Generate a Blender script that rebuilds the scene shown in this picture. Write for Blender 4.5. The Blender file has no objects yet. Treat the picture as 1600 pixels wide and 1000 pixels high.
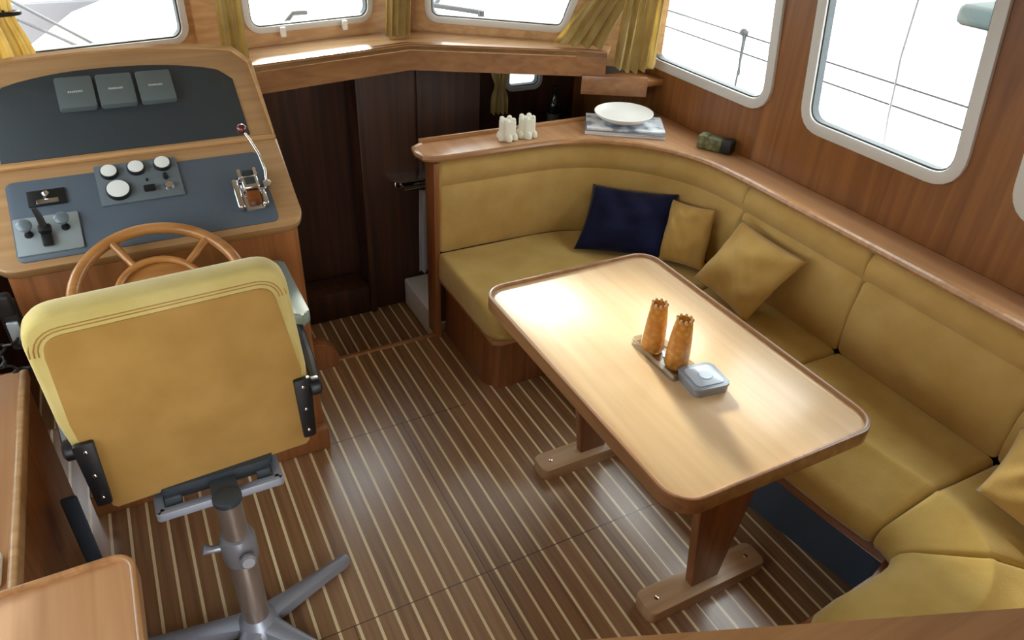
import bpy, bmesh, math, random
from mathutils import Vector, Matrix
random.seed(4)
PI = math.pi
S = bpy.context.scene
C = S.collection

# ------------------------------------------------------------------ camera
cam_d = bpy.data.cameras.new('camera'); cam = bpy.data.objects.new('camera', cam_d); C.objects.link(cam)
F = Vector((0.40431893, 0.72635218, -0.55582255)); R_ = Vector((0.88616324, -0.4615099, 0.04151299)); U_ = Vector((0.22636456, 0.509334, 0.83026379))
m = Matrix.Identity(4)
for i in range(3):
    m[i][0] = R_[i]; m[i][1] = U_[i]; m[i][2] = -F[i]
m[2][3] = 2.0393
cam.matrix_world = m
cam_d.sensor_width = 36.0; cam_d.lens = 36.0 * 1137.3 / 1600; cam_d.clip_start = 0.02; cam_d.clip_end = 400
S.camera = cam
# ------------------------------------------------------------------ light
S.view_settings.view_transform = 'Standard'; S.view_settings.look = 'None'
S.view_settings.exposure = 0.0; S.view_settings.gamma = 1.0; S.view_settings.use_curve_mapping = False
w = bpy.data.worlds.new('sky'); S.world = w; w.use_nodes = True
bg = w.node_tree.nodes['Background']
bg.inputs[0].default_value = (0.95, 0.975, 1.0, 1); bg.inputs[1].default_value = 7.6
sd = bpy.data.lights.new('sun', 'SUN'); sd.energy = 8.0; sd.angle = math.radians(6.0); sd.color = (1.0, 0.93, 0.8)
sun = bpy.data.objects.new('sun', sd); C.objects.link(sun)
sun.rotation_euler = Vector((0.12, 0.48, 0.19)).to_track_quat('Z', 'Y').to_euler()
S.cycles.use_denoising = True
S.cycles.max_bounces = 8; S.cycles.diffuse_bounces = 5; S.cycles.glossy_bounces = 4; S.cycles.transparent_max_bounces = 12
S.cycles.sample_clamp_indirect = 6.0
S.cycles.caustics_reflective = False; S.cycles.caustics_refractive = False

def portal(name, loc, rot, sx, sy):
    d = bpy.data.lights.new(name, 'AREA'); d.shape = 'RECTANGLE'; d.size = sx; d.size_y = sy
    d.cycles.is_portal = True
    o = bpy.data.objects.new(name, d); C.objects.link(o); o.location = loc; o.rotation_euler = rot
# daylight portals in the window openings (they add no light, they only guide sampling)
portal('portal_side', (2.40, 1.75, 1.48), (0, math.radians(90), 0), 0.8, 2.9)
portal('portal_left', (-0.90, 1.5, 1.48), (0, math.radians(-90), 0), 0.8, 2.7)
portal('portal_front', (0.2, 3.50, 1.52), (math.radians(-90), 0, math.radians(10.4)), 2.2, 0.66)
portal('portal_bow', (1.83, 3.36, 1.52), (math.radians(-90), 0, math.radians(-36)), 1.3, 0.66)

# ------------------------------------------------------------------ materials
def lin(c):
    return tuple((x / 255 / 12.92 if x / 255 <= .04045 else ((x / 255 + .055) / 1.055) ** 2.4) for x in c) + (1,)

def base_mat(name, col, rough=.5, metal=0, coat=0, sheen=0, trans=0, alpha=1, spec=.5):
    M = bpy.data.materials.new(name); M.use_nodes = True
    p = M.node_tree.nodes['Principled BSDF']
    p.inputs['Base Color'].default_value = lin(col)
    p.inputs['Roughness'].default_value = rough; p.inputs['Metallic'].default_value = metal
    p.inputs['Coat Weight'].default_value = coat; p.inputs['Coat Roughness'].default_value = .2
    p.inputs['Sheen Weight'].default_value = sheen; p.inputs['Sheen Roughness'].default_value = .4
    p.inputs['Transmission Weight'].default_value = trans
    p.inputs['Specular IOR Level'].default_value = spec
    return M

def node(M, t, **kw):
    n = M.node_tree.nodes.new(t)
    for k, v in kw.items(): setattr(n, k, v)
    return n

def ln(M, a, b): M.node_tree.links.new(a, b)

def ramp(M, fac, stops):
    r = node(M, 'ShaderNodeValToRGB')
    while len(r.color_ramp.elements) < len(stops): r.color_ramp.elements.new(.5)
    for e, (pos, c) in zip(r.color_ramp.elements, stops):
        e.position = pos; e.color = lin(c)
    ln(M, fac, r.inputs[0]); return r.outputs[0]

def wood(name, c1, c2, axis=1, rough=.32, coat=.35, scale=1.0, spec=.5):
    M = base_mat(name, c1, rough, coat=coat, spec=spec)
    p = M.node_tree.nodes['Principled BSDF']
    tc = node(M, 'ShaderNodeTexCoord'); mp = node(M, 'ShaderNodeMapping')
    sc = [34 * scale] * 3; sc[axis] = 1.6 * scale
    mp.inputs['Scale'].default_value = sc
    ln(M, tc.outputs['Object'], mp.inputs[0])
    n = node(M, 'ShaderNodeTexNoise'); n.inputs['Scale'].default_value = 1.0; n.inputs['Detail'].default_value = 5; n.inputs['Distortion'].default_value = .6
    ln(M, mp.outputs[0], n.inputs['Vector'])
    mid = tuple((a + b) / 2 for a, b in zip(c1, c2))
    ln(M, ramp(M, n.outputs[0], [(.3, c2), (.5, mid), (.7, c1)]), p.inputs['Base Color'])
    bp = node(M, 'ShaderNodeBump'); bp.inputs['Strength'].default_value = .06; bp.inputs['Distance'].default_value = .002
    ln(M, n.outputs[0], bp.inputs['Height']); ln(M, bp.outputs[0], p.inputs['Normal'])
    return M

def fabric(name, col, dark, bump=.25, big=7, sheen=.35):
    M = base_mat(name, col, .85, sheen=sheen, spec=.2)
    p = M.node_tree.nodes['Principled BSDF']
    tc = node(M, 'ShaderNodeTexCoord')
    n = node(M, 'ShaderNodeTexNoise'); n.inputs['Scale'].default_value = big; n.inputs['Detail'].default_value = 6
    n2 = node(M, 'ShaderNodeTexNoise'); n2.inputs['Scale'].default_value = 260; n2.inputs['Detail'].default_value = 2
    ln(M, tc.outputs['Object'], n.inputs['Vector']); ln(M, tc.outputs['Object'], n2.inputs['Vector'])
    ln(M, ramp(M, n.outputs[0], [(.35, dark), (.65, col)]), p.inputs['Base Color'])
    ad = node(M, 'ShaderNodeMath', operation='ADD'); ml = node(M, 'ShaderNodeMath', operation='MULTIPLY'); ml.inputs[1].default_value = .25
    ln(M, n2.outputs[0], ml.inputs[0]); ln(M, n.outputs[0], ad.inputs[0]); ln(M, ml.outputs[0], ad.inputs[1])
    bp = node(M, 'ShaderNodeBump'); bp.inputs['Strength'].default_value = bump; bp.inputs['Distance'].default_value = .01
    ln(M, ad.outputs[0], bp.inputs['Height']); ln(M, bp.outputs[0], p.inputs['Normal'])
    return M

TEAK = wood('teak_trim', (190, 142, 94), (154, 108, 66))
TEAKX = wood('teak_trim_across', (190, 142, 94), (154, 108, 66), axis=0)
TEAKZ = wood('teak_upright', (158, 100, 56), (120, 72, 38), axis=2)
TEAKSTRIP = wood('teak_kick_strip', (150, 92, 52), (112, 64, 34))
WALL = wood('mahogany_wall', (150, 98, 50), (116, 70, 32), axis=2, rough=.4, coat=.15, scale=.6)
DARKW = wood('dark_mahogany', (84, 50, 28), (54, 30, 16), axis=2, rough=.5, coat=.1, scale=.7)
BEAMW = wood('beam_wood', (164, 116, 72), (132, 88, 52), axis=0, scale=.7)
SILLW = wood('sill_wood', (208, 168, 118), (182, 138, 92), axis=0)
TABLEW = wood('varnished_table_wood', (238, 206, 162), (224, 186, 138), axis=1, rough=.36, coat=.45, scale=.55)
RIMW = wood('table_rim_wood', (164, 120, 80), (130, 90, 56), axis=1)
FOOTW = wood('table_foot_wood', (214, 182, 144), (188, 154, 116), axis=0, rough=.4)
DASHW = wood('dash_wood', (188, 150, 108), (162, 124, 84), axis=0, scale=.8)
WHEELW = wood('steering_wood', (190, 134, 76), (158, 104, 54), axis=0)
CABTOP = wood('cabinet_top_wood', (206, 160, 118), (182, 134, 92), axis=1, scale=.6)
FAB = fabric('mustard_upholstery', (200, 168, 104), (188, 154, 88))
FABSEAT = fabric('mustard_seat_upholstery', (202, 174, 104), (188, 158, 86))
PILY = fabric('mustard_pillow_cloth', (202, 168, 100), (184, 148, 80), big=5)
NAVY = fabric('navy_cloth', (24, 30, 70), (14, 18, 48), big=8, sheen=.15)
CHAIRY = fabric('chair_yellow_suede', (214, 196, 128), (202, 182, 110))
CHAIRB = fabric('chair_back_suede', (184, 144, 78), (170, 130, 66), bump=.12)
CURT = fabric('curtain_cloth', (208, 188, 132), (188, 166, 108), big=10)
ALU = base_mat('aluminium_frame', (206, 204, 200), .4, metal=.1)
RUBBER = base_mat('rubber_gasket', (70, 76, 80), .6)
CHROME = base_mat('chrome', (225, 225, 228), .12, metal=1)
POSTM = base_mat('painted_steel_grey', (140, 140, 146), .32, metal=.35)
POSTD = base_mat('anodised_tube', (150, 136, 126), .3, metal=.6)
BASEM = base_mat('cast_alloy_grey', (150, 156, 168), .35, metal=.3)
BLACK = base_mat('black_plastic', (20, 21, 24), .42)
PANB = base_mat('blue_grey_panel', (86, 98, 112), .42)
PAND = base_mat('charcoal_panel', (50, 58, 64), .5)
COVER = base_mat('grey_instrument_cover', (92, 102, 104), .5)
INK = base_mat('pale_print', (176, 184, 184), .5)
GPLATE = base_mat('gauge_plate_grey', (112, 124, 134), .35, metal=.2)
THRM = base_mat('brushed_plate', (168, 182, 190), .3, metal=.4)
WHITE = base_mat('white_enamel', (236, 236, 232), .4)
CANDLE = base_mat('white_ceramic', (232, 230, 214), .45)
PAPER = base_mat('paper_white', (226, 228, 232), .6)
PAPERG = base_mat('paper_grey_blue', (120, 132, 146), .5)
PADG = base_mat('grey_arm_pad', (122, 134, 130), .6)
BLUEB = base_mat('blue_grey_plinth', (62, 76, 92), .6)
REDB = base_mat('maroon_knob', (92, 34, 34), .2, coat=.6)
CEIL = base_mat('cream_ceiling', (196, 186, 164), .8)
TIN = base_mat('grey_tin', (150, 158, 170), .35, metal=.3)
TINL = base_mat('pale_tin_lid', (200, 214, 232), .3, metal=.2)
BROWNP = base_mat('brown_insert', (120, 66, 24), .4)
DECK = base_mat('white_deck', (240, 240, 240), .7)
WATER = base_mat('grey_harbour_water', (70, 82, 88), .25)
HULLG = base_mat('grey_green_canvas', (40, 50, 48), .7)
ROPE = base_mat('grey_rope', (62, 66, 70), .7)
DIALW = base_mat('dial_face_white', (232, 236, 236), .35)

AMBER = base_mat('amber_glass', (240, 170, 80), .25, trans=.35, coat=.3)
_p = AMBER.node_tree.nodes['Principled BSDF']
_t = node(AMBER, 'ShaderNodeTexCoord'); _v = node(AMBER, 'ShaderNodeTexVoronoi'); _v.inputs['Scale'].default_value = 60
ln(AMBER, _t.outputs['Object'], _v.inputs['Vector'])
ln(AMBER, ramp(AMBER, _v.outputs['Distance'], [(0, (250, 200, 110)), (.5, (236, 164, 70)), (1, (214, 130, 50))]), _p.inputs['Base Color'])
SCALE = base_mat('green_scaly_case', (96, 104, 72), .5)
_p = SCALE.node_tree.nodes['Principled BSDF']
_t = node(SCALE, 'ShaderNodeTexCoord'); _v = node(SCALE, 'ShaderNodeTexVoronoi'); _v.inputs['Scale'].default_value = 45
ln(SCALE, _t.outputs['Object'], _v.inputs['Vector'])
ln(SCALE, ramp(SCALE, _v.outputs['Distance'], [(0, (128, 132, 92)), (.7, (82, 84, 50))]), _p.inputs['Base Color'])
COVERP = base_mat('magazine_cover', (190, 200, 212), .4)
_p = COVERP.node_tree.nodes['Principled BSDF']
_t = node(COVERP, 'ShaderNodeTexCoord'); _v = node(COVERP, 'ShaderNodeTexNoise'); _v.inputs['Scale'].default_value = 16; _v.inputs['Detail'].default_value = 4
ln(COVERP, _t.outputs['Object'], _v.inputs['Vector'])
ln(COVERP, ramp(COVERP, _v.outputs[0], [(.4, (132, 142, 158)), (.5, (206, 214, 224)), (.62, (232, 236, 238))]), _p.inputs['Base Color'])

def glass_mat():
    M = bpy.data.materials.new('window_glass'); M.use_nodes = True; nt = M.node_tree
    for n in list(nt.nodes): nt.nodes.remove(n)
    o = node(M, 'ShaderNodeOutputMaterial'); mx = node(M, 'ShaderNodeMixShader'); t = node(M, 'ShaderNodeBsdfTransparent'); g = node(M, 'ShaderNodeBsdfGlossy')
    t.inputs[0].default_value = (.93, .96, .95, 1); g.inputs['Roughness'].default_value = .02; mx.inputs[0].default_value = .06
    ln(M, t.outputs[0], mx.inputs[1]); ln(M, g.outputs[0], mx.inputs[2]); ln(M, mx.outputs[0], o.inputs[0])
    return M
GLASS = glass_mat()
CLEAR = glass_mat(); CLEAR.name = 'clear_acrylic'
CLEAR.node_tree.nodes['Mix Shader'].inputs[0].default_value = .22
CLEAR.node_tree.nodes['Transparent BSDF'].inputs[0].default_value = (.86, .84, .8, 1)

def floor_mat():
    M = base_mat('teak_and_holly_planks', (120, 84, 50), .33, coat=1.0)
    M.node_tree.nodes['Principled BSDF'].inputs['Coat Roughness'].default_value = .26
    p = M.node_tree.nodes['Principled BSDF']; p.inputs['IOR'].default_value = 1.6; p.inputs['Coat IOR'].default_value = 1.65
    tc = node(M, 'ShaderNodeTexCoord'); sp = node(M, 'ShaderNodeSeparateXYZ'); ln(M, tc.outputs['Object'], sp.inputs[0])
    def mth(op, a, b=None, c=None):
        n = node(M, 'ShaderNodeMath', operation=op)
        for i, v in enumerate((a, b, c)):
            if v is None: continue
            if isinstance(v, (int, float)): n.inputs[i].default_value = v
            else: ln(M, v, n.inputs[i])
        return n.outputs[0]
    X, Y = sp.outputs[0], sp.outputs[1]
    q = mth('DIVIDE', mth('SUBTRACT', X, .8605 - .0587 * 40.5), .0587)
    fr = mth('FRACT', q); cell = mth('FLOOR', q)
    d = mth('ABSOLUTE', mth('SUBTRACT', fr, .5))
    stripe = mth('LESS_THAN', d, .08)
    mp = node(M, 'ShaderNodeMapping'); mp.inputs['Scale'].default_value = (60, 2.2, 1); ln(M, tc.outputs['Object'], mp.inputs[0])
    n = node(M, 'ShaderNodeTexNoise'); n.inputs['Scale'].default_value = 1; n.inputs['Detail'].default_value = 5; ln(M, mp.outputs[0], n.inputs['Vector'])
    wn = node(M, 'ShaderNodeTexWhiteNoise', noise_dimensions='1D'); ln(M, mth('FLOOR', mth('ADD', q, .5)), wn.inputs['W'])
    f = mth('ADD', mth('MULTIPLY', n.outputs[0], .75), mth('MULTIPLY', wn.outputs[0], .25))
    c = ramp(M, f, [(.3, (124, 88, 56)), (.5, (148, 110, 72)), (.72, (168, 128, 88))])
    mix = node(M, 'ShaderNodeMix', data_type='RGBA'); ln(M, stripe, mix.inputs[0]); ln(M, c, mix.inputs[6]); mix.inputs[7].default_value = lin((246, 228, 186))
    def box(x0, x1, y0, y1):
        a = mth('MULTIPLY', mth('GREATER_THAN', X, x0), mth('LESS_THAN', X, x1))
        b = mth('MULTIPLY', mth('GREATER_THAN', Y, y0), mth('LESS_THAN', Y, y1))
        return mth('MULTIPLY', a, b)
    s = None
    for bx in [(.30, 1.0, 2.170, 2.174), (.712, .7155, .9, 2.172), (-.9, 1.40, 1.364, 1.3675), (1.272, 1.2755, .6, 1.366), (.26, .263, .2, 1.366)]:
        k = box(*bx); s = k if s is None else mth('MAXIMUM', s, k)
    mix2 = node(M, 'ShaderNodeMix', data_type='RGBA'); ln(M, s, mix2.inputs[0]); ln(M, mix.outputs[2], mix2.inputs[6]); mix2.inputs[7].default_value = lin((58, 38, 24))
    ln(M, mix2.outputs[2], p.inputs['Base Color'])
    n3 = node(M, 'ShaderNodeTexNoise'); n3.inputs['Scale'].default_value = 9; ln(M, tc.outputs['Object'], n3.inputs['Vector'])
    ln(M, mth('ADD', mth('MULTIPLY', n3.outputs[0], .12), .29), p.inputs['Roughness'])
    bp = node(M, 'ShaderNodeBump'); bp.inputs['Strength'].default_value = .1; bp.inputs['Distance'].default_value = .002
    ln(M, n.outputs[0], bp.inputs['Height']); ln(M, bp.outputs[0], p.inputs['Normal'])
    return M
FLOOR = floor_mat()

# ------------------------------------------------------------------ helpers
def NB(): return bmesh.new()

def bx(bm, x0, x1, y0, y1, z0, z1, bev=0, seg=2, M=None):
    r = bmesh.ops.create_cube(bm, size=1)['verts']
    bmesh.ops.scale(bm, vec=(x1 - x0, y1 - y0, z1 - z0), verts=r)
    bmesh.ops.translate(bm, vec=((x0 + x1) / 2, (y0 + y1) / 2, (z0 + z1) / 2), verts=r)
    if bev:
        es = list({e for v in r for e in v.link_edges})
        q = bmesh.ops.bevel(bm, geom=es, offset=bev, segments=seg, profile=.5, affect='EDGES')
        r = list({v for f in q['faces'] for v in f.verts} | {v for v in r if v.is_valid})
    if M is not None: bmesh.ops.transform(bm, matrix=M, verts=r)
    return r

def prism(bm, pts, d, mp, bev=0, seg=2, d0=0):
    """polygon pts (a,b) extruded from d0 to d; mp(a,b,t) -> xyz"""
    lo = [bm.verts.new(mp(a, b, d0)) for a, b in pts]; hi = [bm.verts.new(mp(a, b, d)) for a, b in pts]
    n = len(pts)
    f1 = bm.faces.new(lo[::-1]); f2 = bm.faces.new(hi)
    for i in range(n): bm.faces.new((lo[i], lo[(i + 1) % n], hi[(i + 1) % n], hi[i]))
    if bev:
        es = list(set(f1.edges) | set(f2.edges))
        bmesh.ops.bevel(bm, geom=es, offset=bev, segments=seg, profile=.5, affect='EDGES')

XY = lambda a, b, t: (a, b, t)

def rrect(x0, x1, y0, y1, r, n=6):
    rs = r if isinstance(r, (list, tuple)) else [r] * 4
    out = []
    for (cx, cy, a0), rr in zip([(x1, y1, 0), (x0, y1, 90), (x0, y0, 180), (x1, y0, 270)], rs):
        sx = -1 if a0 in (0, 270) else 1; sy = -1 if a0 in (0, 90) else 1
        if rr <= 0: out.append((cx, cy)); continue
        for k in range(n + 1):
            a = math.radians(a0 + 90 * k / n)
            out.append((cx + sx * rr + rr * math.cos(a), cy + sy * rr + rr * math.sin(a)))
    return out

def round_poly(pts, r, n=6):
    out = []; N = len(pts)
    for i in range(N):
        p = Vector(pts[i]); a = (Vector(pts[i - 1]) - p).normalized(); b = (Vector(pts[(i + 1) % N]) - p).normalized()
        ang = a.angle(b); t = r / math.tan(ang / 2)
        for k in range(n + 1):
            s = k / n
            q0 = p + a * t; q1 = p + b * t
            out.append(tuple(q0 * (1 - s) ** 2 + p * 2 * s * (1 - s) + q1 * s * s))
    return out

def tube(bm, pts, r, seg=10, cap=True, closed=False):
    P = [Vector(p) for p in pts]; rings = []; N = len(P)
    rr = r if isinstance(r, (list, tuple)) else [r] * N
    up = None
    for i in range(N):
        if closed: d = (P[(i + 1) % N] - P[i - 1]).normalized()
        else: d = (P[min(i + 1, N - 1)] - P[max(i - 1, 0)]).normalized()
        if up is None: up = Vector((0, 0, 1)) if abs(d.z) < .9 else Vector((0, 1, 0))
        x = d.cross(up).normalized(); y = x.cross(d).normalized(); up = y
        rings.append([bm.verts.new(P[i] + (x * math.cos(2 * PI * k / seg) + y * math.sin(2 * PI * k / seg)) * rr[i]) for k in range(seg)])
    for i in range(N if closed else N - 1):
        a, b = rings[i], rings[(i + 1) % N]
        for k in range(seg): bm.faces.new((a[k], a[(k + 1) % seg], b[(k + 1) % seg], b[k]))
    if cap and not closed:
        bm.faces.new(rings[0][::-1]); bm.faces.new(rings[-1])

def lathe(bm, prof, c=(0, 0, 0), seg=24, M=None):
    vs = []; rings = []
    for r, z in prof:
        ring = [bm.verts.new((c[0] + r * math.cos(2 * PI * k / seg), c[1] + r * math.sin(2 * PI * k / seg), c[2] + z)) for k in range(seg)]
        rings.append(ring); vs += ring
    for a, b in zip(rings, rings[1:]):
        for k in range(seg): bm.faces.new((a[k], a[(k + 1) % seg], b[(k + 1) % seg], b[k]))
    bm.faces.new(rings[0][::-1]); bm.faces.new(rings[-1])
    if M is not None: bmesh.ops.transform(bm, matrix=M, verts=vs)

def smooth_obj(o, ang=40):
    me = o.data
    me.polygons.foreach_set('use_smooth', [True] * len(me.polygons))
    me.set_sharp_from_angle(angle=math.radians(ang))

def obj(name, bm, mat, parent=None, smooth=40, origin=None):
    bmesh.ops.recalc_face_normals(bm, faces=bm.faces)
    if parent is not None: org = Vector(parent['_o'])
    elif origin is not None: org = Vector(origin)
    else:
        xs = [v.co for v in bm.verts]
        org = Vector(((min(v.x for v in xs) + max(v.x for v in xs)) / 2, (min(v.y for v in xs) + max(v.y for v in xs)) / 2, min(v.z for v in xs)))
    bmesh.ops.translate(bm, vec=-org, verts=bm.verts)
    me = bpy.data.meshes.new(name); bm.to_mesh(me); bm.free()
    me.materials.append(mat)
    o = bpy.data.objects.new(name, me); C.objects.link(o)
    if parent is not None: o.parent = parent
    else: o.location = org
    ORG[o.name] = tuple(org)
    o['_o'] = tuple(org)
    if smooth: smooth_obj(o, smooth)
    return o
ORG = {}

def sub(name, bm, mat, part, **k):
    return obj(name, bm, mat, part, **k)

def thing(name, label, cat, loc, group=None):
    o = bpy.data.objects.new(name, None); C.objects.link(o); o.location = loc; o['_o'] = tuple(loc)
    o['label'] = label; o['category'] = cat; o.empty_display_size = .05
    if group: o['group'] = group
    return o

def tag(o, label, cat, group=None):
    o['label'] = label; o['category'] = cat
    if group: o['group'] = group
    return o

def struct(name, bm, mat, **k):
    o = obj(name, bm, mat, origin=k.pop('origin', (0, 0, 0)), **k); o['kind'] = 'structure'; return o

def holed(bm, outer, holes, mp, t0, t1):
    """plate with holes, in (a,b) plane, thickness t0..t1"""
    for t in (t0, t1):
        es = []
        for loop in [outer] + holes:
            vs = [bm.verts.new(mp(a, b, t)) for a, b in loop]
            es += [bm.edges.new((vs[i], vs[(i + 1) % len(vs)])) for i in range(len(vs))]
        bmesh.ops.triangle_fill(bm, edges=es, use_beauty=True)
    for loop in [outer] + holes:
        n = len(loop)
        for i in range(n):
            a, b = loop[i], loop[(i + 1) % n]
            bm.faces.new([bm.verts.new(mp(*a, t0)), bm.verts.new(mp(*b, t0)), bm.verts.new(mp(*b, t1)), bm.verts.new(mp(*a, t1))])
    bmesh.ops.remove_doubles(bm, verts=bm.verts, dist=1e-5)

def grow(poly, d):
    cx = sum(p[0] for p in poly) / len(poly); cy = sum(p[1] for p in poly) / len(poly)
    out = []; n = len(poly)
    area = sum(poly[i][0] * poly[(i + 1) % n][1] - poly[(i + 1) % n][0] * poly[i][1] for i in range(n))
    sg = 1 if area > 0 else -1
    for i in range(n):
        a = Vector(poly[i - 1]); b = Vector(poly[(i + 1) % n]); t = (b - a).normalized()
        out.append((poly[i][0] + sg * t.y * d, poly[i][1] - sg * t.x * d))
    return out

def ring(bm, poly, d_in, d_out, mp, t0, t1, bev=.003):
    a = grow(poly, d_in); b = grow(poly, d_out); n = len(poly)
    L = [[bm.verts.new(mp(*p, t)) for p in q] for q, t in ((a, t0), (b, t0), (b, t1), (a, t1))]
    fs = []
    for k in range(4):
        p, q = L[k], L[(k + 1) % 4]
        for i in range(n): fs.append(bm.faces.new((p[i], p[(i + 1) % n], q[(i + 1) % n], q[i])))
    if bev:
        es = [e for e in bm.edges if any(e.verts[0] in l and e.verts[1] in l for l in (L[2], L[3]))]
        bmesh.ops.bevel(bm, geom=es, offset=bev, segments=2, profile=.5, affect='EDGES')

def window(name, poly, mp, room, fw=.038, depth=.03):
    """room: sign of t on the room side; frame ring, gasket and pane"""
    bm = NB(); ring(bm, poly, -.006, fw, mp, 0, room * depth * .45, .004); o = struct(name, bm, ALU)
    bm = NB(); ring(bm, poly, -.012, .004, mp, -room * .03, room * .004, 0); g = obj('gasket', bm, RUBBER, o)
    bm = NB(); prism(bm, grow(poly, -.004), -room * .020, mp, d0=-room * .014); p = obj('pane', bm, GLASS, o, smooth=0)
    return o

def sweep(bm, path, prof, caps=True, k0=True, k1=True):
    """path: list of (pos2d, dir2d) ; prof: closed list of (off,z). Soft seam ends."""
    cx = sum(p[0] for p in prof) / len(prof); cz = sum(p[1] for p in prof) / len(prof)
    st = [(Vector(p), Vector(d).normalized(), 0.0) for p, d in path]
    def ends(a, b):
        v = (b[0] - a[0]); L = v.length; v.normalize()
        out = []
        for dist, ins in ((0, .022), (.004, .010), (.012, .003), (.026, 0)):
            if dist < L * .8: out.append((a[0] + v * dist, a[1].lerp(b[1], min(1, dist / L)).normalized(), ins))
        return out
    full = ends(st[0], st[1]) + st[1:-1] + ends(st[-1], st[-2])[::-1]
    rings = []
    for p, d, ins in full:
        rr = []
        for o, z in prof:
            vx, vz = cx - o, cz - z; L = math.hypot(vx, vz) or 1
            o2, z2 = o + vx / L * ins, z + vz / L * ins
            q = p + d * o2
            rr.append(bm.verts.new((q.x, q.y, z2)))
        rings.append(rr)
    n = len(prof)
    for a, b in zip(rings, rings[1:]):
        for k in range(n): bm.faces.new((a[k], a[(k + 1) % n], b[(k + 1) % n], b[k]))
    bm.faces.new(rings[0][::-1]); bm.faces.new(rings[-1])

def pillow(name, corners, t, mat, label, cat='cushion', group=None, seed=0, n=22):
    """corners: TL, TR, BR, BL in 3D"""
    TL, TR, BR, BL = [Vector(c) for c in corners]
    rnd = random.Random(seed); ph = [rnd.uniform(0, 6.28) for _ in range(6)]
    nrm = ((TR - TL).cross(BL - TL)).normalized()
    bm = NB(); sides = []
    for sg in (1, -1):
        g = []
        for i in range(n + 1):
            row = []
            for j in range(n + 1):
                u = j / n; v = i / n
                # concave sides (pulled corners)
                a, b = u * 2 - 1, v * 2 - 1
                pin = .07
                u2 = .5 + a / 2 * (1 - pin * (1 - b * b) ); v2 = .5 + b / 2 * (1 - pin * (1 - a * a))
                P = TL.lerp(TR, u2).lerp(BL.lerp(BR, u2), v2)
                e = ((1 - a ** 4) * (1 - b ** 4))
                h = t * max(e, 0) ** .55 * (0.62 + .38 * (1 - a * a) * (1 - b * b))
                h += (.009 * math.sin(4 * a + 3 * b + ph[0] + 1.5 * a * b) + .006 * math.sin(9 * (a - .6 * b) + 2 * math.sin(2 * b + ph[1])) + .004 * abs(math.sin(6 * b + 3 * a * a + ph[2]))) * e
                row.append(bm.verts.new(P + nrm * (h if sg > 0 else -h) * (1 if e > 1e-6 else 0)))
            g.append(row)
        for i in range(n):
            for j in range(n):
                f = (g[i][j], g[i][j + 1], g[i + 1][j + 1], g[i + 1][j])
                bm.faces.new(f if sg > 0 else f[::-1])
        sides.append(g)
    bmesh.ops.remove_doubles(bm, verts=bm.verts, dist=1e-5)
    o = obj(name, bm, mat, smooth=180); tag(o, label, cat, group); return o

def arc(cx, cy, r, a0, a1, n):
    return [(cx + r * math.cos(math.radians(a0 + (a1 - a0) * k / n)), cy + r * math.sin(math.radians(a0 + (a1 - a0) * k / n))) for k in range(n + 1)]

# ------------------------------------------------------------------ structure
bm = NB(); bx(bm, -.86, 2.36, -.75, 2.715, -.05, 0); struct('floor', bm, FLOOR, smooth=0)
bm = NB(); bx(bm, .42, 1.14, 2.69, 2.722, -.055, .003, .006); struct('trim_1', bm, TEAK)          # step nosing
bm = NB(); bx(bm, -.86, 2.36, 2.70, 2.715, -.30, -.055); struct('trim_2', bm, DARKW)               # step riser
bm = NB(); bx(bm, -.86, 2.36, 2.70, 3.75, -.33, -.27); o = struct('floor', bm, FLOOR, smooth=0)
bm = NB(); bx(bm, -.9, 2.45, -.8, 3.75, 2.12, 2.18); struct('ceiling', bm, CEIL)

def mp_side(x):   # a = y, b = z, t -> +x
    return lambda a, b, t: (x + t, a, b)
def slant(y0, y1, z0, z1, k, r):
    zc = z0
    return round_poly([(y0 + k * 0, z0), (y1, z0), (y1 + k * (z1 - z0), z1), (y0 + k * (z1 - z0), z1)], r)
W1 = slant(2.165, 2.93, 1.150, 1.80, .13, .075)
W2 = slant(1.300, 1.925, 1.155, 1.80, .13, .075)
W3 = slant(.46, 1.065, 1.155, 1.80, .13, .075)
bm = NB(); holed(bm, [(-.75, -.33), (3.7, -.33), (3.7, 2.12), (-.75, 2.12)], [grow(p, .01) for p in (W1, W2, W3)], mp_side(2.35), 0, .05)
struct('wall_right', bm, WALL, smooth=0)
for i, p in enumerate((W1, W2, W3)): window('window_%d' % (i + 1), p, mp_side(2.35), -1)
# left side of the wheelhouse (beyond the frame, lets daylight in)
V = [slant(.5, 1.3, 1.15, 1.8, 0, .07), slant(1.5, 2.3, 1.15, 1.8, 0, .07), slant(2.45, 3.0, 1.15, 1.8, 0, .07)]
bm = NB(); holed(bm, [(-.75, -.33), (3.7, -.33), (3.7, 2.12), (-.75, 2.12)], [grow(p, .01) for p in V], mp_side(-.9), 0, .05)
struct('wall_left', bm, WALL, smooth=0)
for i, p in enumerate(V): window('window_%d' % (i + 4), p, mp_side(-.85), 1)

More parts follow.
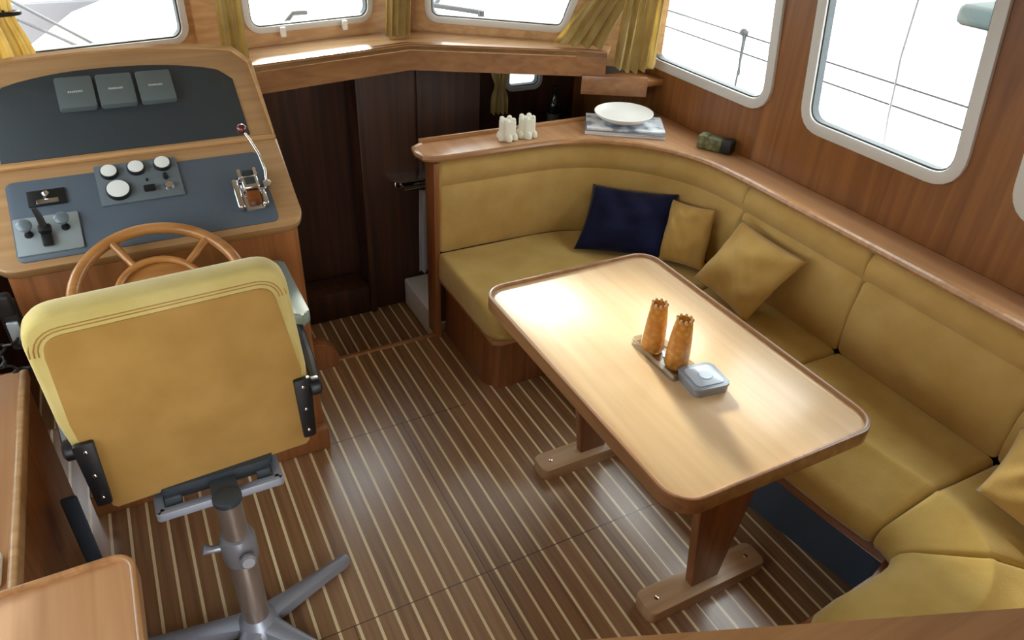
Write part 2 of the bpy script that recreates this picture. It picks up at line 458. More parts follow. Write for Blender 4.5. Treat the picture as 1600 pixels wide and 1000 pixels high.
# windshield facets: a = distance along, b = z, t = outward (forward)
def facet(P0, P1):
    P0 = Vector(P0); P1 = Vector(P1); d = (P1 - P0); L = d.length; d.normalize(); n = Vector((-d.y, d.x))
    if n.y < 0: n = -n
    f = lambda a, b, t: (P0.x + d.x * a + n.x * t, P0.y + d.y * a + n.y * t, b)
    return f, L
Fa, La = facet((-.87, 3.215), (1.31, 3.645))
Fb, Lb = facet((1.31, 3.645), (2.37, 2.895))
kx = La / (1.31 + .87); ux = lambda x: (x + .87) * kx
kb = Lb / (2.37 - 1.31); ub = lambda x: (x - 1.31) * kb
PA = rrect(ux(-.52), ux(.285), 1.27, 1.84, .05)
PB = rrect(ux(.56), ux(1.135), 1.275, 1.84, .05)
PC = round_poly([(ub(1.435), 1.27), (ub(1.965), 1.265), (ub(2.12), 1.84), (ub(1.43), 1.84)], .045)
bm = NB(); holed(bm, [(0, 1.10), (La, 1.10), (La, 2.12), (0, 2.12)], [grow(p, .01) for p in (PA, PB)], Fa, 0, .04); struct('wall_front', bm, SILLW, smooth=0)
bm = NB(); holed(bm, [(0, 1.10), (Lb, 1.10), (Lb, 2.12), (0, 2.12)], [grow(PC, .01)], Fb, 0, .04); struct('wall_front', bm, SILLW, smooth=0)
window('window_7', PA, Fa, -1, .022); wb = window('window_8', PB, Fa, -1, .022); window('window_9', PC, Fb, -1, .026)
for xx in (.70, 1.00):   # white latches of the middle pane
    a = ux(xx); bm = NB(); vs = bx(bm, -.012, .012, -.022, .006, -.028, .014, .004)
    bmesh.ops.translate(bm, verts=bm.verts, vec=Fa(a, 1.262, -.012)); obj('latch', bm, WHITE, wb)
bm = NB()   # centre post between the panes
prism(bm, [(1.27, 3.60), (1.35, 3.585), (1.36, 3.64), (1.27, 3.65)], 2.12, XY, .004, d0=1.2); struct('trim_3', bm, TEAKZ)
bm = NB()   # post between left pane and middle pane
p0 = Vector(Fa(ux(.33), 0, -.02)); p1 = Vector(Fa(ux(.50), 0, -.02)); q1 = Vector(Fa(ux(.50), 0, .0)); q0 = Vector(Fa(ux(.33), 0, .0))
prism(bm, [(v.x, v.y) for v in (p0, p1, q1, q0)], 2.12, XY, d0=1.2); struct('trim_4', bm, SILLW)

# dashboard ledge + fascia beam
front = [(-.85, 2.96), (.49, 3.18), (1.237, 3.335), (1.934, 2.987), (2.06, 2.91)]
back = [(2.16, 3.03), (1.31, 3.64), (-.85, 3.21)]
bm = NB(); prism(bm, front + back, 1.20, XY, .004, d0=1.175); struct('trim_5', bm, SILLW)
off = [(x, y + .025) for x, y in front][::-1]
bm = NB(); prism(bm, front + off, 1.206, XY, .004, d0=1.085); struct('trim_6', bm, BEAMW)
bm = NB()   # dark seam strip on the ledge
fr = [(x, y + .035) for x, y in front]; bk = [(x, y + .047) for x, y in front][::-1]
prism(bm, fr + bk, 1.203, XY, d0=1.199); struct('trim_7', bm, BLACK)
bm = NB(); prism(bm, [(1.96, 2.955), (2.235, 2.80), (2.25, 2.83), (2.0, 3.0)], 1.095, XY, .004, d0=1.005); struct('trim_8', bm, BEAMW)
bm = NB(); prism(bm, [(2.0, 2.98), (2.26, 2.83), (2.35, 2.83), (2.35, 3.03)], 1.075, XY, .004, d0=1.045); struct('trim_9', bm, BEAMW)

# lower cabin forward
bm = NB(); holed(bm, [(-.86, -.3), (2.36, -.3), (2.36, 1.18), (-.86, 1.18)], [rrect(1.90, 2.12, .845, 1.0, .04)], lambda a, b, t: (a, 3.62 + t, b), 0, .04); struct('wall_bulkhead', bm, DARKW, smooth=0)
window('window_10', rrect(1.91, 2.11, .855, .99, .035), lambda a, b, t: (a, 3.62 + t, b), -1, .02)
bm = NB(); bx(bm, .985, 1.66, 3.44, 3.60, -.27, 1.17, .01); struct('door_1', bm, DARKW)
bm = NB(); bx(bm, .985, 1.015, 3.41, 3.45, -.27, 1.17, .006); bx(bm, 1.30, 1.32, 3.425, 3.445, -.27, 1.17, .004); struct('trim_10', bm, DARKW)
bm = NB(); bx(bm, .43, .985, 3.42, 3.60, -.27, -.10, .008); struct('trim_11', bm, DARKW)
# coaming beside the step, with a rounded end
bm = NB(); prism(bm, rrect(.40, .60, -.04, .135, [.09, 0, 0, 0]), 2.72, lambda a, b, t: (a, t, b), .005, d0=2.655); struct('trim_12', bm, TEAKZ)
# aft bulkhead behind the camera with an open doorway
bm = NB(); holed(bm, [(-.86, 0), (2.36, 0), (2.36, 2.12), (-.86, 2.12)], [rrect(-.4, .5, .02, 1.98, .04)], lambda a, b, t: (a, -.75 + t, b), 0, .04); struct('wall_aft', bm, WALL, smooth=0)

# ------------------------------------------------------------------ sofa
IN = [((1.105, 2.70), (0, -1)), ((1.35, 2.70), (0, -1)), ((1.59, 2.695), (0, -1))]
for k in range(1, 15):
    a = math.radians(90 - 90 * k / 14); IN.append(((1.59 + .605 * math.cos(a), 2.09 + .605 * math.sin(a)), (-math.cos(a), -math.sin(a))))
def seg_between(lst, *extra): return lst
backprof = [(-.085, .449), (.004, .449), (.016, .50), (.020, .60), (.014, .71), (.004, .752), (-.004, .765), (.005, .778), (.016, .81), (.012, .852), (-.002, .876), (-.03, .882), (-.085, .882)]
runs = [(IN + [((2.195, 2.0), (-1, 0))], 'curved mustard back cushion wrapping the far corner under the candles and magazines', 'curved'),
        ([((2.195, y), (-1, 0)) for y in (2.0, 1.8, 1.6, 1.383)], 'mustard back cushion right of the curved one, large pillow leans on it', ''),
        ([((2.197, y), (-1, 0)) for y in (1.383, 1.2, .95, .743)], 'wide mustard back cushion along the side wall opposite the near end of the table', ''),
        ([((2.197, y), (-1, 0)) for y in (.743, .6)] + [((1.897 + .3 * math.cos(math.radians(a)), .47 - .3 * math.sin(math.radians(a))), (-math.cos(math.radians(a)), math.sin(math.radians(a)))) for a in (10, 30, 50, 70, 90)] + [((1.3, .17), (0, 1))],
         'mustard back cushion nearest the camera at the right edge of the photo', '')]
for path, lab, _ in runs:
    bm = NB(); sweep(bm, path, backprof); o = obj('back_cushion', bm, FAB, smooth=60); tag(o, lab, 'cushion', 'sofa back cushions')

# seat cushions: stations (A front, B back)
def seat(stations, lab, prof=None):
    bm = NB()
    pr = prof or [(0, .31, 0), (-.012, .33, 0), (-.014, .355, 0), (-.002, .38, 0), (.03, .402, 0), (.12, .430, 0), (.195, .453, 0), (.207, .459, 0), (.216, .4595, 0), (.225, .455, 0), (.30, .451, 0), (0, .449, 1), (0, .31, 1)]
    st = [(Vector(a), Vector(b)) for a, b in stations]
    def ends(a, b):
        L = ((b[0] - a[0]).length + (b[1] - a[1]).length) / 2; out = []
        for d, ins in ((0, .020), (.004, .009), (.012, .003), (.026, 0)):
            f = min(d / L, .9); out.append((a[0].lerp(b[0], f), a[1].lerp(b[1], f), ins))
        return out
    full = ends(st[0], st[1]) + [(a, b, 0) for a, b in st[1:-1]] + ends(st[-1], st[-2])[::-1]
    rings = []
    for A, B, ins in full:
        D = (B - A); L = D.length; D.normalize(); rr = []
        for o, z, fromB in pr:
            q = (B if fromB else A) + D * (min(o, L * .6) if not fromB else o)
            if not fromB and ins: q = q + D * (ins if o < .02 else 0)
            z2 = z - ins if z > .4 else (z + ins if z < .32 else z)
            rr.append(bm.verts.new((q.x, q.y, z2)))
        rings.append(rr)
    n = len(pr)
    for a, b in zip(rings, rings[1:]):
        for k in range(n): bm.faces.new((a[k], a[(k + 1) % n], b[(k + 1) % n], b[k]))
    bm.faces.new(rings[0][::-1]); bm.faces.new(rings[-1])
    o = obj('seat_cushion', bm, FABSEAT, smooth=60); tag(o, lab, 'cushion', 'sofa seat cushions'); return o

fst = [((1.095, 2.16), (1.095, 2.685)), ((1.125, 2.12), (1.125, 2.685)), ((1.16, 2.105), (1.16, 2.685)), ((1.3, 2.10), (1.3, 2.685)), ((1.42, 2.10), (1.45, 2.685))]
cc = (1.47, 1.94)
for k in range(0, 9):
    a = math.radians(90 - 90 * k / 8); bk = (1.59 + .595 * math.cos(a), 2.09 + .595 * math.sin(a))
    fst.append(((cc[0] + .16 * math.cos(a), cc[1] + .16 * math.sin(a)), bk))
fst += [((1.63, 1.90), (2.19, 2.04)), ((1.63, 1.87), (2.19, 2.0))]
plain = [(0.006, .33, 0), (-.006, .355, 0), (-.006, .40, 0), (.008, .432, 0), (.03, .446, 0), (.12, .454, 0), (.24, .456, 0), (.30, .454, 0), (0, .450, 1), (0, .33, 1)]
seat(fst, 'mustard L-shaped seat cushion in the far corner with a navy pillow on it', plain)
seat([((1.63, 1.87), (2.19, 2.0)), ((1.63, 1.6), (2.192, 1.7)), ((1.632, 1.39), (2.192, 1.387))], 'mustard seat cushion behind the table, far side, under the large pillow')
seat([((1.632, 1.387), (2.192, 1.385)), ((1.635, 1.25), (2.192, 1.25)), ((1.645, 1.1), (2.192, 1.1)), ((1.66, .9), (2.192, .9)), ((1.685, .745), (2.192, .742))], 'long bare mustard seat cushion between the table and the side wall')
ast = [((1.685, .742), (2.192, .739)), ((1.688, .72), (2.192, .62)), ((1.684, .695), (2.185, .48)), ((1.676, .672), (2.13, .33)), ((1.668, .660), (2.06, .26))]
seat(ast, 'mustard corner seat cushion nearest the camera at the lower right')
seat([((1.668, .660), (2.06, .26)), ((1.650, .648), (1.96, .21)), ((1.625, .638), (1.84, .18)), ((1.59, .632), (1.7, .175)), ((1.5, .628), (1.52, .172)), ((1.40, .628), (1.4, .17)), ((1.31, .618), (1.3, .17)), ((1.24, .585), (1.22, .18)), ((1.20, .54), (1.18, .2))], 'mustard end seat cushion with a rounded corner behind the near rail')

# sofa base (one built-in plinth)
sb = thing('built_in_sofa', 'built-in wooden sofa frame with blue-grey plinth carrying the mustard cushions', 'sofa', (1.9, 1.5, 0))
bm = NB(); bx(bm, 1.135, 1.155, 2.28, 2.70, 0, .325, .004); prism(bm, [(1.22 - .08 * math.cos(math.radians(a)), 2.29 - .085 * math.sin(math.radians(a))) for a in range(0, 91, 15)] + [(1.22, 2.30), (1.16, 2.36)], .325, XY, d0=0); obj('end_panel', bm, TEAKZ, sb)
bm = NB(); bx(bm, 1.215, 1.76, 2.205, 2.225, 0, .325, .003); obj('front_panel', bm, TEAKZ, sb)
bm = NB(); prism(bm, [(1.10, 2.13), (1.13, 2.112), (1.75, 2.112), (1.75, 2.69), (1.10, 2.69)], .328, XY, .004, d0=.305); obj('seat_board', bm, TEAKX, sb)
bm = NB()
P1 = [(1.66, 1.9), (1.665, 1.4), (1.675, 1.1), (1.695, .9), (1.725, .70), (1.60, .665), (1.30, .65)]
prism(bm, P1 + [(1.32, .2), (2.15, .2), (2.15, 1.9)], .308, XY, .003, d0=.245); obj('seat_board', bm, TEAKSTRIP, sb)
bm = NB()
P2 = [(1.72, 2.0), (1.71, 1.25), (1.745, 1.0), (1.79, .76), (1.6, .60), (1.34, .59)]
prism(bm, P2 + [(1.34, .2), (2.12, .2), (2.12, 2.0)], .246, XY, d0=0); obj('plinth', bm, BLUEB, sb)
bm = NB(); bx(bm, 1.078, 1.104, 2.672, 2.775, -.0, .882, .006); obj('back_end_panel', bm, TEAKZ, sb)
bm = NB()
outp = [(p[0] - d[0] * .095, p[1] - d[1] * .095) for p, d in IN] + [(2.29, .3)]
outq = [(p[0] - d[0] * .115, p[1] - d[1] * .115) for p, d in IN] + [(2.31, .3)]
prism(bm, outp + outq[::-1], .882, XY, d0=0); obj('back_panel', bm, DARKW, sb)

# shelf behind the back cushions
bm = NB()
inner = [((p[0] + d[0] * .02), (p[1] + d[1] * .02)) for p, d in IN][1:] + [(2.18, 2.0), (2.182, 1.4), (2.185, .15)]
shelf = [(1.07, 2.69), (1.12, 2.68)] + inner + [(2.348, .15), (2.348, 2.87), (1.10, 2.87), (1.055, 2.835), (1.043, 2.77), (1.05, 2.715)]
prism(bm, shelf, .908, XY, .007, 3, d0=.884)
o = obj('sofa_shelf', bm, CABTOP); tag(o, 'long curved wooden shelf along the top of the sofa back', 'shelf')
edge = [(1.10, 2.86), (1.055, 2.83), (1.045, 2.77), (1.055, 2.71), (1.09, 2.688), (1.14, 2.682)] + inner
bm = NB(); tube(bm, [(x, y, .898) for x, y in edge], .0145, 8); obj('edge_moulding', bm, TEAKX, o)
bm = NB(); bx(bm, 1.09, 2.30, 2.862, 2.876, .905, .925, .004); obj('fiddle_rail', bm, TEAKX, o)

# ------------------------------------------------------------------ pillows
pillow('throw_pillow', [(1.845, 2.605, .70), (2.125, 2.325, .715), (2.00, 2.195, .470), (1.67, 2.455, .470)], .062, NAVY, 'navy blue pillow leaning in the far corner of the sofa', 'pillow', seed=1)
pillow('throw_pillow', [(2.09, 2.33, .70), (2.135, 2.09, .74), (2.085, 2.045, .47), (1.97, 2.22, .47)], .05, PILY, 'small mustard pillow tucked behind the navy pillow', 'pillow', seed=5)
pillow('throw_pillow', [(2.13, 1.935, .765), (2.13, 1.575, .755), (1.965, 1.65, .480), (1.985, 1.995, .495)], .062, PILY, 'large mustard pillow tilted against the back cushion behind the table', 'pillow', seed=9)
pillow('throw_pillow', [(1.945, .665, .505), (2.11, .70, .66), (2.10, .36, .68), (1.90, .33, .51)], .058, PILY, 'mustard pillow cut off by the right edge of the photo', 'pillow', seed=12)

# ------------------------------------------------------------------ table
tb = thing('saloon_table', 'varnished wooden table with rounded corners, raised rim and two pedestal legs', 'table', (1.32, 1.40, 0))
top = rrect(.957, 1.680, .849, 1.959, .085, 8)
bm = NB(); prism(bm, grow(top, -.006), .700, XY, .002, d0=.664); obj('tabletop', bm, TABLEW, tb)
bm = NB(); ring(bm, top, -.014, 0, XY, .662, .711, .004); obj('rim', bm, RIMW, tb)
for y in (1.012, 1.682):
    bm = NB(); prism(bm, rrect(1.085, 1.555, y - .047, y + .047, .02), .052, XY, .006, d0=0); f = obj('foot', bm, FOOTW, tb)
    for xx in (1.135, 1.505):
        bm = NB(); lathe(bm, [(.008, .050), (.008, .0535), (.004, .0545)], (xx, y, 0), 12); sub('bolt', bm, CHROME, f)
    bm = NB(); prism(bm, [(1.262, .05), (1.372, .05), (1.46, .664), (1.18, .664)], y + .017, lambda a, b, t: (a, t, b), .004, d0=y - .017); obj('leg', bm, TEAKZ, tb)
bm = NB(); bx(bm, 1.31, 1.33, 1.02, 1.675, .60, .664, .003); obj('stretcher', bm, TEAK, tb)

tr = thing('acrylic_tray', 'clear acrylic tray holding the two amber lanterns on the table', 'tray', (1.305, 1.365, .70))
bm = NB(); bx(bm, 1.262, 1.352, 1.262, 1.475, .7005, .706, .002); obj('tray_base', bm, CLEAR, tr)
bm = NB(); ring(bm, rrect(1.258, 1.356, 1.258, 1.479, .012), -.004, 0, XY, .7005, .724, .001); obj('tray_rim', bm, CLEAR, tr)
for (x, y), lab in (((1.298, 1.418), 'amber glass lantern farther from the grey tin'), ((1.314, 1.318), 'amber glass lantern next to the grey tin')):
    g = thing('glass_lantern', lab, 'lantern', (x, y, .7065), 'amber lanterns on the table')
    bm = NB(); lathe(bm, [(.020, .0), (.033, .002), (.037, .012), (.036, .05), (.033, .10), (.0285, .14), (.0255, .16), (.022, .168), (.0215, .165), (.024, .158), (.0265, .14), (.031, .10), (.034, .05), (.034, .014), (.02, .006)], (x, y, .7065), 28)
    obj('shade', bm, AMBER, g)
    bm = NB()
    for k in range(9):
        a = 2 * PI * k / 9; lathe(bm, [(.002, -.004), (.005, 0), (.005, .006), (.002, .010)], (x + .0225 * math.cos(a), y + .0225 * math.sin(a), .7065 + .165), 6)
    obj('crown_rim', bm, SILLW, g)
tn = thing('hinged_tin', 'small square blue-grey tin lying on the table by the lanterns', 'tin', (1.335, 1.215, .70))
RZ = Matrix.Translation((1.335, 1.217, .70)) @ Matrix.Rotation(math.radians(-8), 4, 'Z')
bm = NB(); prism(bm, rrect(-.058, .058, -.056, .056, .016), .020, XY, .004, d0=.0005); bm.transform(RZ); obj('body', bm, TIN, tn)
bm = NB(); prism(bm, rrect(-.060, .060, -.058, .058, .018), .030, XY, .004, 3, d0=.0205); bm.transform(RZ); obj('lid', bm, TIN, tn)
bm = NB(); prism(bm, rrect(-.046, .046, -.044, .044, .014), .0325, XY, .001, d0=.0298); lathe(bm, [(.022, .0324), (.020, .0345), (.012, .0345)], (.004, 0, 0), 20); bm.transform(RZ); obj('emblem', bm, TINL, tn)

# ------------------------------------------------------------------ things on the shelf
for (x, y), lab in (((1.468, 2.765), 'white flower-shaped candle holder on the shelf, left one'), ((1.566, 2.765), 'white flower-shaped candle holder on the shelf, nearer the magazines')):
    g = thing('candle_holder', lab, 'candle holder', (x, y, .908), 'white candle holders on the sofa shelf')
    bm = NB()
    lathe(bm, [(.030, .0), (.034, .012), (.030, .026)], (x, y, .908), 20)
    for k in range(6):
        a = 2 * PI * k / 6 + .3; lathe(bm, [(.006, 0), (.014, .004), (.016, .016), (.012, .028), (.005, .034)], (x + .034 * math.cos(a), y + .034 * math.sin(a), .908), 10)
    obj('petal_base', bm, CANDLE, g)
    bm = NB(); prism(bm, rrect(x - .032, x + .032, y - .030, y + .030, .014), .908 + .088, XY, .006, 3, d0=.908 + .02); obj('candle_cup', bm, CANDLE, g)
    bm = NB()
    for k in range(4):
        a = PI / 2 * k + PI / 4; lathe(bm, [(.006, .08), (.012, .086), (.011, .096), (.004, .101)], (x + .026 * math.cos(a), y + .026 * math.sin(a), .908), 8)
    obj('cup_lobe', bm, CANDLE, g)

BR = Matrix.Translation((2.045, 2.69, .9085)) @ Matrix.Rotation(math.radians(-33), 4, 'Z')
mags = [(.000, .008, .335, .205, 0, PAPER, 'bottom magazine of the pile on the shelf, pale lilac edge'),
        (.0085, .0165, .330, .20, 1.5, PAPER, 'second magazine up in the shelf pile'),
        (.017, .0215, .338, .21, -1, PAPERG, 'grey-blue folder in the middle of the shelf pile'),
        (.022, .032, .33, .20, 2, COVERP, 'glossy pale magazine on top of the shelf pile under the dish')]
for z0, z1, w_, d_, rot, mt, lab in mags:
    w_ *= 1.08; d_ *= 1.08
    bm = NB(); bx(bm, -w_ / 2, w_ / 2, -d_ / 2, d_ / 2, z0, z1, .002); bm.transform(BR @ Matrix.Rotation(math.radians(rot), 4, 'Z'))
    o = obj('magazine', bm, mt, smooth=30); tag(o, lab, 'magazine', 'magazines piled on the shelf')
dm = BR @ Matrix.Translation((-.01, .0, .044)) @ Matrix.Scale(1.0, 4)
bm = NB(); lathe(bm, [(.05, 0), (.09, .006), (.118, .022), (.122, .030), (.119, .031), (.112, .025), (.085, .012), (.03, .010), (.002, .010)], (0, 0, 0), 36)
bm.transform(dm @ Matrix.Rotation(math.radians(7), 4, 'X') @ Matrix.Diagonal((1.12, .86, 1.3, 1))); o = obj('oval_dish', bm, WHITE); tag(o, 'white oval dish lying on the magazine pile', 'dish')
SB = Matrix.Translation((2.275, 2.315, .908)) @ Matrix.Rotation(math.radians(-62), 4, 'Z')
st_ = thing('trinket_box', 'small green patterned box with a dark end on the shelf by the side wall', 'box', (2.275, 2.315, .908))
bm = NB(); bx(bm, -.075, .035, -.032, .032, 0, .056, .012, 3); bx(bm, -.08, -.03, -.034, .034, .0, .062, .012, 3); bm.transform(SB); obj('body', bm, SCALE, st_)
bm = NB(); bx(bm, .034, .078, -.033, .033, 0, .058, .008, 3); bm.transform(SB); obj('end_cap', bm, BLACK, st_)

# ------------------------------------------------------------------ helm console
hc = thing('helm_console', 'wooden helm console with blue-grey instrument panels left of the companionway', 'console', (0, 2.6, 0))
bm = NB(); bx(bm, -.405, .410, 2.20, 2.95, 0, .95, .012); obj('pedestal', bm, TEAKZ, hc)
bm = NB(); bx(bm, -.41, .415, 2.155, 2.215, 0, .10, .006); obj('foot_plinth', bm, TEAKZ, hc)
lo0 = Vector((0, 2.19, .97)); dlo = Vector((0, .30, .18)).normalized(); nlo = Vector((0, -dlo.z, dlo.y))
Ll = .342
up0 = lo0 + dlo * Ll
dup_ = Vector((0, .3, .2)).normalized(); nup = Vector((0, -dup_.z, dup_.y))
mlo = lambda a, b, t: tuple(Vector((a, 0, 0)) + lo0 + dlo * b + nlo * t)
mup = lambda a, b, t: tuple(Vector((a, 0, 0)) + up0 + dup_ * b + nup * t)
# lower wooden deck, rounded at the front
lowpoly = rrect(-.432, .432, -.012, Ll + .0, [0, 0, .055, .055], 8)
bm = NB(); prism(bm, lowpoly, 0, mlo, .007, 3, d0=-.036); obj('lower_deck', bm, DASHW, hc)
# upper deck with arched top
def arch(x0, x1, y0, yside, ytop, rr, n=18):
    pts = [(x0, y0), (x1, y0)]
    for k in range(n + 1):
        t = k / n; x = x1 + (x0 - x1) * t; s = (x - (x0 + x1) / 2) / ((x1 - x0) / 2)
        y = yside + (ytop - yside) * (1 - abs(s) ** 2.4)
        corner = max(0, abs(s) - .86) / .14
        pts.append((x, y - rr * (1 - math.sqrt(max(0, 1 - corner ** 2)))))
    return pts
uppoly = arch(-.432, .428, -.002, .385, .432, .055)
bm = NB(); prism(bm, uppoly, 0, mup, .006, 3, d0=-.034); obj('upper_deck', bm, DASHW, hc)
bm = NB(); ring(bm, uppoly[2:] + [(-.432, .0), (.428, .0)], -.013, .002, mup, -.02, .009, .003); obj('edge_trim', bm, SILLW, hc)
# filler body behind the decks
bm = NB()
sec = [(2.24, .93), (lo0.y + dlo.y * Ll, lo0.z + dlo.z * Ll - .045), (up0.y + dup_.y * .37, up0.z + dup_.z * .37 - .05), (2.945, 1.0), (2.945, .93)]
prism(bm, sec, .405, lambda a, b, t: (t, a, b), d0=-.41); obj('console_body', bm, TEAKZ, hc)
bm = NB(); prism(bm, rrect(-.366, .356, .012, .292, .02), .003, mlo, .001, d0=-.001); lp = obj('lower_panel', bm, PANB, hc)
pp = arch(-.366, .350, .024, .292, .352, .03)
bm = NB(); prism(bm, round_poly(pp[:2], .0) if 0 else pp, .003, mup, .001, d0=-.001); upn = obj('upper_panel', bm, PAND, hc)
for cx in (-.130, -.014, .104):
    bm = NB(); prism(bm, rrect(cx - .053, cx + .053, .186, .308, .005), .022, mup, .005, d0=.003); cv = obj('instrument_cover', bm, COVER, hc)
    bm = NB()
    for k in range(8):
        bx_ = cx - .021 + k * .0054; prism(bm, [(bx_, .245), (bx_ + .0040, .245), (bx_ + .0040, .2515 if k % 3 else .253), (bx_, .2515)], .0226, mup, d0=.0218)
    sub('lettering', bm, INK, cv, smooth=0)
# gauge plate
bm = NB(); prism(bm, rrect(-.130, .104, .160, .308, .004), .010, mlo, .002, d0=.003); gp = obj('gauge_plate', bm, GPLATE, hc)
def on_plane(mpf, a, b, t=0):
    o = Vector(mpf(a, b, t)); x = Vector((1, 0, 0)); y = (Vector(mpf(a, b + 1, t)) - o); z = (Vector(mpf(a, b, t + 1)) - o)
    M = Matrix.Identity(4)
    for i in range(3): M[i][0] = x[i]; M[i][1] = y[i]; M[i][2] = z[i]; M[i][3] = o[i]
    return M
for a, b, r in ((-.090, .276, .022), (-.014, .279, .022), (.062, .283, .022), (-.076, .205, .031)):
    Mx = on_plane(mlo, a, b, .010)
    bm = NB(); lathe(bm, [(r + .004, 0), (r + .004, .010), (r + .001, .014), (r - .001, .012)], (0, 0, 0), 28, Mx); g = sub('gauge', bm, BLACK, gp)
    bm = NB(); lathe(bm, [(r * .5, .0115), (r, .0115), (r, .0145), (r * .6, .0155)], (0, 0, 0), 28, Mx); obj('dial_face', bm, DIALW, gp)
Mx = on_plane(mlo, .010, .196, .010); bm = NB(); bx(bm, -.017, .017, -.010, .010, 0, .014, .004, M=Mx); lathe(bm, [(.004, 0), (.004, .006), (.003, .008)], (-.002, .035, 0), 10, Mx); obj('rocker_switch', bm, BLACK, gp)
Mx = on_plane(mlo, .066, .196, .010); bm = NB(); lathe(bm, [(.015, 0), (.015, .006), (.011, .012), (.004, .013)], (0, 0, 0), 18, Mx); obj('key_switch', bm, CHROME, gp)
bm = NB(); lathe(bm, [(.008, 0), (.008, .016), (.005, .02)], (-.004, .036, 0), 10, Mx); obj('push_button', bm, BLACK, gp)
# twin rocker switch, upper left
Mx = on_plane(mlo, -.266, .221, .003)
bm = NB(); bx(bm, -.050, .050, -.028, .028, 0, .006, .002, M=Mx); sw = obj('switch_housing', bm, BLACK, hc)
bm = NB(); bx(bm, -.028, .030, -.024, -.008, .006, .011, .003, M=Mx); lathe(bm, [(.010, .006), (.009, .018), (.004, .022)], (0, .006, 0), 14, Mx); sub('switch_lever', bm, CHROME, sw)
# thruster control plate
bm = NB(); prism(bm, rrect(-.362, -.196, .030, .157, .003), .009, mlo, .002, d0=.003); tp = obj('thruster_plate', bm, THRM, hc)
for a, b in ((-.330, .110), (-.236, .118)):
    Mx = on_plane(mlo, a, b, .009); bm = NB(); lathe(bm, [(.009, 0), (.006, .006), (.006, .022), (.019, .026), (.020, .034), (.012, .039), (.003, .040)], (0, 0, 0), 18, Mx); obj('thruster_knob', bm, GPLATE, tp)
    bm = NB(); lathe(bm, [(.012, 0), (.010, .005), (.004, .006)], (.003, -.012, 0), 12, Mx); obj('knob_collar', bm, BLACK, tp)
Mx = on_plane(mlo, -.283, .088, .009)
bm = NB(); bx(bm, -.014, .014, -.040, .012, 0, .016, .005, M=Mx); bx(bm, -.017, .017, -.004, .022, .010, .030, .006, M=Mx); tube(bm, [tuple(Mx @ Vector(p)) for p in ((0, .010, .02), (-.004, .030, .05), (-.010, .045, .072))], [.010, .009, .007], 10); obj('joystick', bm, BLACK, tp)
# engine control with red-ball lever
Mx = on_plane(mlo, .295, .125, .003)
bm = NB(); bx(bm, -.052, -.028, -.060, .052, 0, .026, .009, 3, M=Mx); bx(bm, .024, .044, -.060, .006, 0, .028, .008, 3, M=Mx); bx(bm, -.03, .03, -.066, .055, 0, .012, .005, M=Mx)
bx(bm, -.024, .028, -.010, .040, .010, .052, .008, 3, M=Mx); bx(bm, -.030, -.016, .040, .075, .012, .045, .006, M=Mx); bx(bm, .018, .032, .040, .075, .012, .045, .006, M=Mx)
ec = obj('engine_control', bm, CHROME, hc)
bm = NB(); bx(bm, -.018, .022, -.048, -.012, .010, .042, .004, M=Mx); sub('control_insert', bm, BROWNP, ec)
bm = NB(); bx(bm, -.012, .016, .044, .070, .014, .040, .004, M=Mx); bx(bm, -.014, .018, .004, .030, .050, .056, .003, M=Mx); sub('grip_pad', bm, PAND, ec)
lev = [Mx @ Vector(p) for p in ((.050, .010, .03), (.056, .045, .055), (.050, .100, .070), (.035, .155, .080), (.018, .185, .098))]
bm = NB(); tube(bm, lev, .004, 10); lathe(bm, [(.013, 0), (.013, .03), (.008, .034)], (.052, .008, .01), 12, Mx); sub('throttle_lever', bm, CHROME, ec)
bm = NB(); r_ = bmesh.ops.create_uvsphere(bm, u_segments=20, v_segments=14, radius=.0165, matrix=Matrix.Translation(lev[-1])); sub('lever_ball', bm, REDB, ec)
# steering wheel
wc = Vector((-.026, 1.985, .925)); A = math.radians(28)
WM = Matrix.Translation(wc) @ Matrix.Rotation(A, 4, 'X')
sw_ = thing('steering_wheel', 'wooden spoked steering wheel between the chair back and console', 'steering wheel', tuple(wc))
bm = NB(); tube(bm, [tuple(WM @ Vector((.222 * math.cos(2 * PI * k / 56), .222 * math.sin(2 * PI * k / 56), 0))) for k in range(56)], .0165, 12, closed=True); obj('wheel_rim', bm, WHEELW, sw_)
bm = NB(); tube(bm, [tuple(WM @ Vector((.115 * math.cos(2 * PI * k / 32), .115 * math.sin(2 * PI * k / 32), -.006))) for k in range(32)], .010, 10, closed=True); obj('inner_ring', bm, WHEELW, sw_)
for k in range(5):
    a = 0
    a = math.radians(72 * k + 45)
    bm = NB(); tube(bm, [tuple(WM @ Vector((r * math.cos(a), r * math.sin(a), z))) for r, z in ((.112, -.008), (.13, -.007), (.17, -.004), (.218, 0))], [.012, .010, .011, .013], 10); obj('spoke', bm, WHEELW, sw_)
bm = NB(); lathe(bm, [(.05, -.045), (.112, -.024), (.114, -.014), (.05, -.010), (.03, -.004), (.01, -.002)], (0, 0, 0), 24, WM); obj('hub', bm, WHEELW, sw_)
bm = NB(); tube(bm, [tuple(WM @ Vector((0, 0, -.02))), tuple(WM @ Vector((0, .02, -.20)))], .02, 14); obj('steering_shaft', bm, CHROME, sw_)

